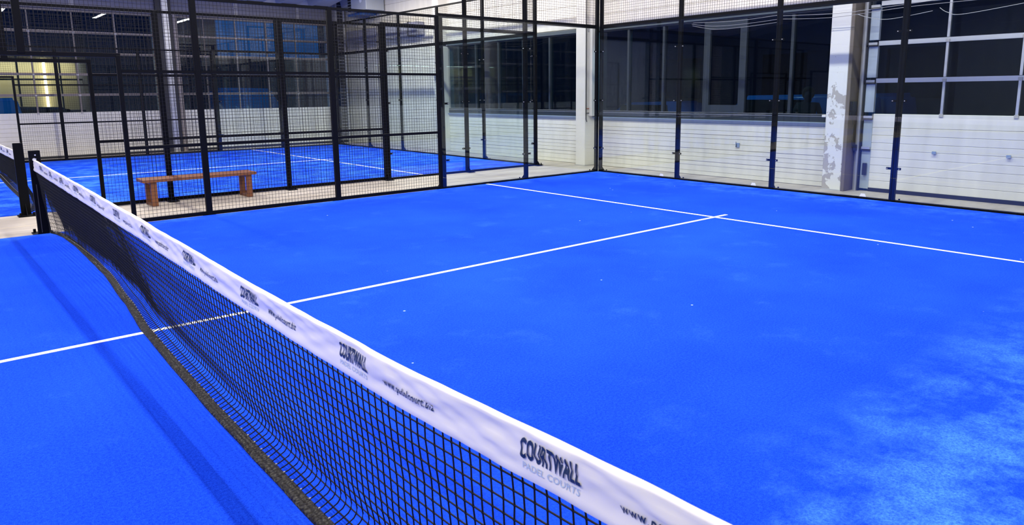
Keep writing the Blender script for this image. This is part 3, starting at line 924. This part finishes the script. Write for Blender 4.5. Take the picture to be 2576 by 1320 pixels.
WORDS_A = [(-4.195, -4.535), (-3.173, -3.494), (-2.16, -2.481), (-1.226, -1.532), (-0.302, -0.623), (0.561, 0.253), (1.436, 1.183), (2.252, 1.988), (3.034, 2.74), (3.75, 3.45), (4.44, 4.15)]
make_net(0.0, TOP_A, BAND_A, 'black padel net with printed white tape crossing the front court', WORDS_A)
WORDS_B = [(CB + 5 + 4.6 - 0.95 * k, CB + 5 + 4.28 - 0.95 * k) for k in range(10)]
TOP_B = [(-5, 0.925), (0, 0.89), (5, 0.925)]
BAND_B = [(-5.0, 0.02), (-4.0, 0.14), (-1.5, 0.16), (2, 0.22), (5, 0.05)]
make_net(CB + 5, TOP_B, BAND_B, 'black padel net with white tape on the second court', WORDS_B, detail=False)

def net_post(x, y, s, label):
    t = thing('net_post', label, 'net post', (x, y, Z_FLOOR))
    p = MB().bbox(x - 0.06, x + 0.06, y - 0.03, y + 0.03, Z_FLOOR, 1.035, 0.006).build('post', STEEL, t)
    MB().box(x - 0.11, x + 0.11, y - 0.03 if s > 0 else y - 0.2, y + 0.2 if s > 0 else y + 0.03, Z_FLOOR, Z_FLOOR + 0.012).build('base_plate', STEEL, t)
    MB().prism([(y + s * 0.03, Z_FLOOR + 0.012), (y + s * 0.17, Z_FLOOR + 0.012), (y + s * 0.03, 0.16)], 0, x - 0.004, x + 0.004).build('gusset', STEEL, t)
    for dx in (-0.08, 0.08):
        MB().tube([(x + dx, y + s * 0.15, Z_FLOOR + 0.01), (x + dx, y + s * 0.15, Z_FLOOR + 0.055)], 0.016, 6).build('anchor_bolt', STEEL, t)
    MB().tube([(x - 0.02, y - s * 0.045, 0.02), (x - 0.02, y - s * 0.045, 0.62)], 0.005, 6).build('tension_rod', DARKS, t)
    for z in (0.93, 0.98):
        MB().tube([(x + 0.005, y - s * 0.031, z), (x + 0.005, y - s * 0.036, z)], 0.009, 8).build('screw', BOLT, t)
    MB().tube([(x - 0.01, y - s * 0.05, 0.925), (x - 0.01, y - s * 0.02, 0.925)], 0.02, 8).build('tape_hook', BOLT, t)
    return t
net_post(0.0, 5.04, 1, 'black net post of the front court at the far end of the taped net')
net_post(0.0, -5.28, -1, 'black net post of the front court nearest the viewer')
net_post(0.02, CB - 0.06, -1, 'black net post of the second court')
net_post(0.0, CB + 10.05, 1, 'distant black net post at the far side of the second court')

# ------------------------------------------------------------------ bench
t = thing('wooden_bench', 'low brown wooden bench between the two court fences', 'bench', (2.4, 6.7, Z_FLOOR))
for (a, b) in ((6.47, 6.675), (6.685, 6.89)):
    MB().bbox(1.485, 3.235, a, b, 0.365, 0.412, 0.006).build('seat_plank', WOOD, t)
for x0 in (1.60, 3.07):
    for (a, b) in ((6.50, 6.56), (6.83, 6.89)):
        MB().bbox(x0, x0 + 0.09, a, b, Z_FLOOR, 0.365, 0.004).build('leg', WOOD, t)
    MB().bbox(x0 + 0.01, x0 + 0.08, 6.56, 6.83, Z_FLOOR + 0.0, Z_FLOOR + 0.045, 0.004).build('foot_rail', WOOD, t)
    MB().bbox(x0 + 0.01, x0 + 0.08, 6.56, 6.83, 0.325, 0.364, 0.004).build('cross_rail', WOOD, t)

# ------------------------------------------------------------------ fan heater, pipes and pale streaks high on the walls
t = thing('fan_heater', 'grey louvred fan heater high in the far corner', 'heater', (10.4, 16.6, 4.3))
MB().bbox(10.30, 10.95, 15.35, 16.35, 4.32, 5.0, 0.01).build('casing', plain('heater_grey', (0.42, 0.45, 0.48), 0.4), t)
MB().box(10.55, 10.95, 16.36, 17.05, 4.40, 5.05).build('louvre_box', DARKS, t)
for k in range(7):
    z = 4.42 + k * 0.09
    MB().prism([(10.46, z), (10.56, z + 0.05), (10.56, z + 0.062), (10.46, z + 0.012)], 1, 16.36, 17.05).build('louvre', ALU, t)
MB().tube([(10.29, 15.7, 4.62), (10.31, 15.7, 4.62)], 0.07, 12).build('fan_hub', TAG, t)
MB().tube([(10.7, 16.2, 4.3), (10.7, 16.9, 4.24), (10.7, 17.15, 4.30)], 0.02, 6).build('supply_pipe', plain('copper_pipe', (0.45, 0.22, 0.12), 0.35, metal=0.6), t)
MB().prism([(10.45, 4.22), (10.95, 4.22), (10.95, 4.32), (10.45, 4.30)], 1, 15.9, 16.9).build('drip_tray', plain('blue_tray', (0.03, 0.10, 0.30), 0.4), t)
t = thing('gutter_pipe', 'bent grey pipe on the upper wall beside the fan heater', 'pipe', (10.93, 15.4, 3.7))
MB().tube([(10.66, 15.75, 4.12), (10.66, 15.42, 4.12), (10.66, 15.36, 4.06), (10.66, 15.36, 0.2)], 0.03, 8).build('pipe_run', plain('dull_pipe', (0.30, 0.30, 0.32), 0.5), t)
MB().bbox(10.63, 10.69, 15.30, 15.42, 3.3, 3.36, 0.004).build('pipe_clip', DARKS, t)
t = thing('wall_shade_band', 'flat grey box added as a shadow band along the upper wall of the second court', 'shadow band', (10.95, 15, 3.6))  # box added to stand in for a dark shadow band on the wall
MB().bbox(10.72, XW, 13.1, 17.6, 3.42, 3.80, 0.01).build('shade_band_body', plain('shade_band_grey_blue', (0.24, 0.25, 0.33), 0.45), t)
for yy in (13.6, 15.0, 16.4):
    MB().box(10.71, XW, yy - 0.02, yy + 0.02, 3.40, 3.82).build('shade_band_strap', DARKS, t)

def sag(p, q, drop, n=16):
    p, q = Vector(p), Vector(q)
    return [p.lerp(q, i / n) + Vector((0, 0, -drop * 4 * (i / n) * (1 - i / n))) for i in range(n + 1)]
def smooth_line(pts, n=10):
    """Catmull-Rom through (y, z) points at x = 10.5"""
    P_ = [pts[0]] + pts + [pts[-1]]; out = []
    for i in range(1, len(P_) - 2):
        a, b, c, d = P_[i - 1], P_[i], P_[i + 1], P_[i + 2]
        for k in range(n):
            t = k / n
            out.append(tuple(0.5 * (2 * b[m] + (c[m] - a[m]) * t + (2 * a[m] - 5 * b[m] + 4 * c[m] - d[m]) * t * t + (3 * b[m] - a[m] - 3 * c[m] + d[m]) * t ** 3) for m in (0, 1)))
    out.append(pts[-1]); return out
STREAKS = [([(3.05, 2.93), (2.6, 2.86), (2.06, 2.847), (1.6, 2.86), (1.24, 2.878)], 'second lowest pale streak sagging behind the middle back glass pane'),
        ([(3.05, 2.90), (2.52, 2.80), (1.9, 2.80), (1.24, 2.831)], 'lowest pale streak sagging behind the middle back glass pane'),
        ([(3.05, 2.955), (2.1, 2.92), (1.24, 2.951)], 'second highest pale streak sagging behind the middle back glass pane'),
        ([(1.22, 2.93), (0.26, 2.885), (-0.36, 2.902), (-1.4, 2.955)], 'upper pale streak crossing in front of the flaking column'),
        ([(1.22, 2.877), (0.26, 2.829), (-0.94, 2.889), (-2.6, 2.90)], 'lower pale streak crossing in front of the flaking column'),
        ([(-0.30, 2.80), (-0.50, 2.73), (-0.79, 2.69), (-1.36, 2.755)], 'short pale looped streak in front of the first door window'),
        ([(-1.45, 2.79), (-1.55, 2.72), (-1.75, 2.677), (-2.5, 2.76)], 'short pale looped streak in front of the second door window')]
for k, (pp, lab) in enumerate(STREAKS):  # pale streaks across the top of the back glass, built as thin tubes
    o = MB().tube([(10.5 + 0.02 * (k % 3) if k < 5 else 10.0766, y, z) for (y, z) in smooth_line(pp)], 0.0045, 5).build('pale_streak', STREAK)
    tag(o, lab, 'cable', 'pale streaks behind the back glass')

# ------------------------------------------------------------------ lamps
for k, (x, y0, y1, z, w) in enumerate(LAMPS):
    t = thing('strip_lamp', 'long white strip lamp under the roof over the %s' % ['net of the front court', 'back half of the front court', 'near half of the front court', 'near end of the front court', 'net of the second court', 'back half of the second court', 'near half of the second court'][k], 'lamp', (x, (y0 + y1) / 2, z))
    MB().bbox(x - 0.16, x + 0.16, y0, y1, z + 0.01, z + 0.09, 0.01).build('housing', LAMPB, t)
    for yy in (y0 + 0.4, (y0 + y1) / 2, y1 - 0.4):
        MB().tube([(x, yy, z + 0.09), (x, yy, roof_z(yy) + 0.05)], 0.006, 5).build('suspension_rod', DARKS, t)
    ld = bpy.data.lights.new('lamp_light', 'AREA'); ld.shape = 'RECTANGLE'; ld.size = 0.20; ld.size_y = y1 - y0 - 0.05; ld.energy = w
    ld.color = (1.0, 0.94, 0.835)
    lo = bpy.data.objects.new('lamp_light', ld); COL.objects.link(lo); lo.parent = t; lo.location = (0, 0, 0)

# ------------------------------------------------------------------ yard outside the windows
yd = MB().box(11.6, 40, -20, 18.6, -0.3, -0.05)
yd.box(-20, 40, 18.6, 45, -0.3, -0.05)
yd = yd.build('ground', ASPH); tag(yd, 'dark asphalt yard outside the hall windows', kind='structure')
t = thing('building', 'dark neighbouring building behind the rear windows', 'building', (24, 2, -0.05))
MB().box(22, 30, -22, 44, -0.05, 12).build('wall', FACADE, t)
for k in range(6):
    MB().box(21.94, 22.0, -10 + k * 4.2, -8.4 + k * 4.2, 1.4, 2.9).build('window', CARGLASS, t)
t = thing('building', 'dark building with a warmly lit open front beyond the far doors', 'building', (0, 26, -0.05))
MB().box(-16, 5.4, 26, 34, 3.15, 6.5).build('upper_wall', FACADE, t)
MB().box(4.05, 8.75, 25.0, 34, -0.05, 7.5).build('dark_wing', FACADE, t)
MB().box(8.75, 21.9, 25.0, 34, -0.05, 3.22).build('low_wing', FACADE, t)
MB().box(-16, 5.4, 26, 34, -0.05, 1.2).build('plinth', FACADE, t)
MB().box(-16, 4.05, 27.2, 27.4, 1.2, 3.15).build('lit_back_wall', WARM, t)
MB().tube([(3.0, 27.05, 1.2), (3.0, 27.05, 3.1)], 0.045, 8).build('lamp_tube', TUBE, t)
for xx in (0.9, 2.05, 3.35):
    MB().box(xx - 0.03, xx + 0.03, 25.98, 26.06, 1.2, 3.15).build('window_post', DARKS, t)
MB().box(-16, 4.05, 25.98, 26.06, 2.30, 2.36).build('transom', DARKS, t)
ld = bpy.data.lights.new('room_light', 'AREA'); ld.shape = 'RECTANGLE'; ld.size = 7.0; ld.size_y = 0.4; ld.energy = 190; ld.color = (1.0, 0.84, 0.58)
lo = bpy.data.objects.new('room_light', ld); COL.objects.link(lo); lo.parent = t; lo.location = (0.5, 0.75, 3.15)

def vehicle(name, loc, rot, L, W, profile, paint, label, glass_band, low=0.28):
    t = thing(name, label, 'car', loc); t.rotation_euler = (0, 0, rot)
    def put(mb, nm, mat, smooth=False):
        o = mb.build(nm, mat, None, smooth); o.parent = t; return o
    bm = bmesh.new()
    k = len(profile)
    A = [bm.verts.new((p[0], -W / 2, p[1])) for p in profile]; B = [bm.verts.new((p[0], W / 2, p[1])) for p in profile]
    bm.faces.new(A[::-1]); bm.faces.new(B)
    for i in range(k): bm.faces.new((A[i], A[(i + 1) % k], B[(i + 1) % k], B[i]))
    bmesh.ops.bevel(bm, geom=bm.edges[:], offset=0.10, segments=3, affect='EDGES', clamp_overlap=True)
    m = MB(); m.add_bm(bm); put(m, 'body', paint, True)
    for s in (-1, 1):
        y0, y1 = sorted((s * (W / 2 - 0.01), s * (W / 2 + 0.006)))
        for (a, b, z0, z1) in glass_band:
            put(MB().prism([(a, z0), (b, z0), (b - 0.08, z1), (a + 0.08, z1)], 1, y0, y1), 'side_window', CARGLASS)
        for wx in (-L * 0.31, L * 0.31):
            put(MB().tube([(wx, s * (W / 2 - 0.2), 0.33), (wx, s * (W / 2 + 0.01), 0.33)], 0.33, 18), 'wheel', RUBBER)
            put(MB().tube([(wx, s * (W / 2), 0.33), (wx, s * (W / 2 + 0.016), 0.33)], 0.2, 14), 'hub_cap', ALU)
    return t
VAN = [(-2.3, 0.3), (2.3, 0.3), (2.35, 0.95), (1.75, 1.12), (1.15, 1.82), (-2.2, 1.86), (-2.35, 1.0)]
CARP = [(-2.1, 0.3), (2.1, 0.3), (2.15, 0.72), (1.05, 0.92), (0.45, 1.40), (-1.15, 1.44), (-1.75, 0.98), (-2.15, 0.90)]
vehicle('van', (15.6, 3.4, -0.05), math.pi / 2, 4.6, 1.8, [(x, z * 0.88) for x, z in VAN], VANBLUE, 'blue van parked outside the rear window nearest the flaking column', [(-0.6, 1.3, 1.05, 1.5)])
vehicle('car', (16.2, 8.6, -0.05), math.pi / 2, 4.3, 1.7, CARP, VANBLUE, 'blue car parked outside the rear window left of the van', [(-1.3, 0.6, 0.98, 1.34)])
vehicle('van', (8.55, 21.4, -0.05), 0.0, 4.6, 1.8, [(x * 0.5 if x < 0 else x * 0.5, z * 1.08) for x, z in VAN], VANBLUE, 'blue van parked outside the right far door', [])
vehicle('car', (2.5, 23.5, -0.05), 0.0, 4.3, 1.7, CARP, CARDARK, 'dark car parked outside the left far door', [(-1.3, 0.6, 0.98, 1.34)])
vehicle('van', (-0.8, 21.4, -0.05), math.pi, 4.6, 1.8, [(x, z * 0.93) for x, z in VAN], VANBLUE, 'blue van parked at the left edge outside the left far door', [(-0.6, 1.3, 1.15, 1.6)])

# added lamp, out of view, brightens the blue van behind the rear windows
t = thing('van_fill_lamp', 'added unseen lamp above the rear windows outside, lighting the blue van', 'lamp', (11.5, 5.0, 3.5))
MB().bbox(11.22, 11.55, 4.85, 5.15, 3.50, 3.60, 0.01).build('housing', DARKS, t)
ld = bpy.data.lights.new('van_fill_light', 'AREA'); ld.size = 0.25; ld.energy = 110; ld.color = (0.85, 0.92, 1.0)
lo = bpy.data.objects.new('van_fill_light', ld); COL.objects.link(lo); lo.parent = t; lo.location = (0, 0, -0.01); lo.rotation_euler = (0, math.radians(-25), 0)

# ------------------------------------------------------------------ person outside the window
def person(loc, rot, label):
    t = thing('person', label, 'person', loc); t.rotation_euler = (0, 0, rot)
    V = [((0, 0, 0.98), 0.15), ((0, 0, 1.15), 0.14), ((0.01, 0, 1.36), 0.165), ((0.01, 0, 1.47), 0.075), ((0.02, 0, 1.53), 0.08), ((0.03, 0, 1.63), 0.10), ((0.02, 0, 1.72), 0.07),
         ((0, 0.19, 1.42), 0.065), ((0.04, 0.27, 1.16), 0.048), ((0.27, 0.14, 1.14), 0.038), ((0.36, 0.08, 1.16), 0.030),
         ((0, -0.19, 1.42), 0.065), ((0.02, -0.29, 1.16), 0.048), ((0.24, -0.17, 1.10), 0.038), ((0.33, -0.08, 1.13), 0.030),
         ((0, 0.10, 0.92), 0.10), ((0.02, 0.11, 0.50), 0.068), ((0, 0.11, 0.10), 0.045), ((0.14, 0.12, 0.04), 0.04),
         ((0, -0.10, 0.92), 0.10), ((0.02, -0.11, 0.50), 0.068), ((0, -0.11, 0.10), 0.045), ((0.14, -0.12, 0.04), 0.04),
         ((0.135, 0, 1.62), 0.016)]
    Ed = [(0, 1), (1, 2), (2, 3), (3, 4), (4, 5), (5, 6), (2, 7), (7, 8), (8, 9), (9, 10), (2, 11), (11, 12), (12, 13), (13, 14), (0, 15), (15, 16), (16, 17), (17, 18), (0, 19), (19, 20), (20, 21), (21, 22), (5, 23)]
    n0 = len(V)
    for (root, sgn) in ((10, 1), (14, -1)):
        rp = Vector(V[root][0])
        for k, (dy, ln) in enumerate(((0.030, 0.075), (0.010, 0.085), (-0.010, 0.08), (-0.028, 0.065))):
            a = len(V); V.append((tuple(rp + Vector((0.045, dy, 0.01))), 0.009)); V.append((tuple(rp + Vector((0.045 + ln * 0.6, dy * 0.9 - sgn * 0.015, 0.0))), 0.008)); V.append((tuple(rp + Vector((0.045 + ln * 0.75, dy * 0.8 - sgn * 0.03, -0.02))), 0.007))
            Ed += [(root, a), (a, a + 1), (a + 1, a + 2)]
        a = len(V); V.append((tuple(rp + Vector((0.02, sgn * 0.03, 0.035))), 0.010)); V.append((tuple(rp + Vector((0.06, sgn * 0.02, 0.06))), 0.009)); Ed += [(root, a), (a, a + 1)]
    me = bpy.data.meshes.new('body'); me.from_pydata([v[0] for v in V], Ed, [])
    o = bpy.data.objects.new('body', me); link(o); o.parent = t
    md = o.modifiers.new('skin', 'SKIN'); md.use_smooth_shade = True
    for k, sv in enumerate(me.skin_vertices[0].data):
        sv.radius = (V[k][1], V[k][1]); sv.use_root = (k == 0)
    sb = o.modifiers.new('sub', 'SUBSURF'); sb.levels = 1; sb.render_levels = 1
    me.materials.append(plain('dark_jacket', (0.05, 0.04, 0.05), 0.8))
    hb = bmesh.new(); bmesh.ops.create_uvsphere(hb, u_segments=16, v_segments=10, radius=0.125)
    for v in hb.verts:
        v.co.z *= 1.08
        if v.co.x > 0.03 and v.co.z < 0.06: v.co.x = 0.03
        v.co += Vector((0.012, 0, 1.66))
    m = MB(); m.add_bm(hb); h = m.build('hair', plain('brown_hair', (0.10, 0.055, 0.03), 0.6), None, True); h.parent = t
    return t
person((12.95, 1.92, -0.05), math.radians(200), 'dim person in dark clothing standing outside the window beside the blue van')
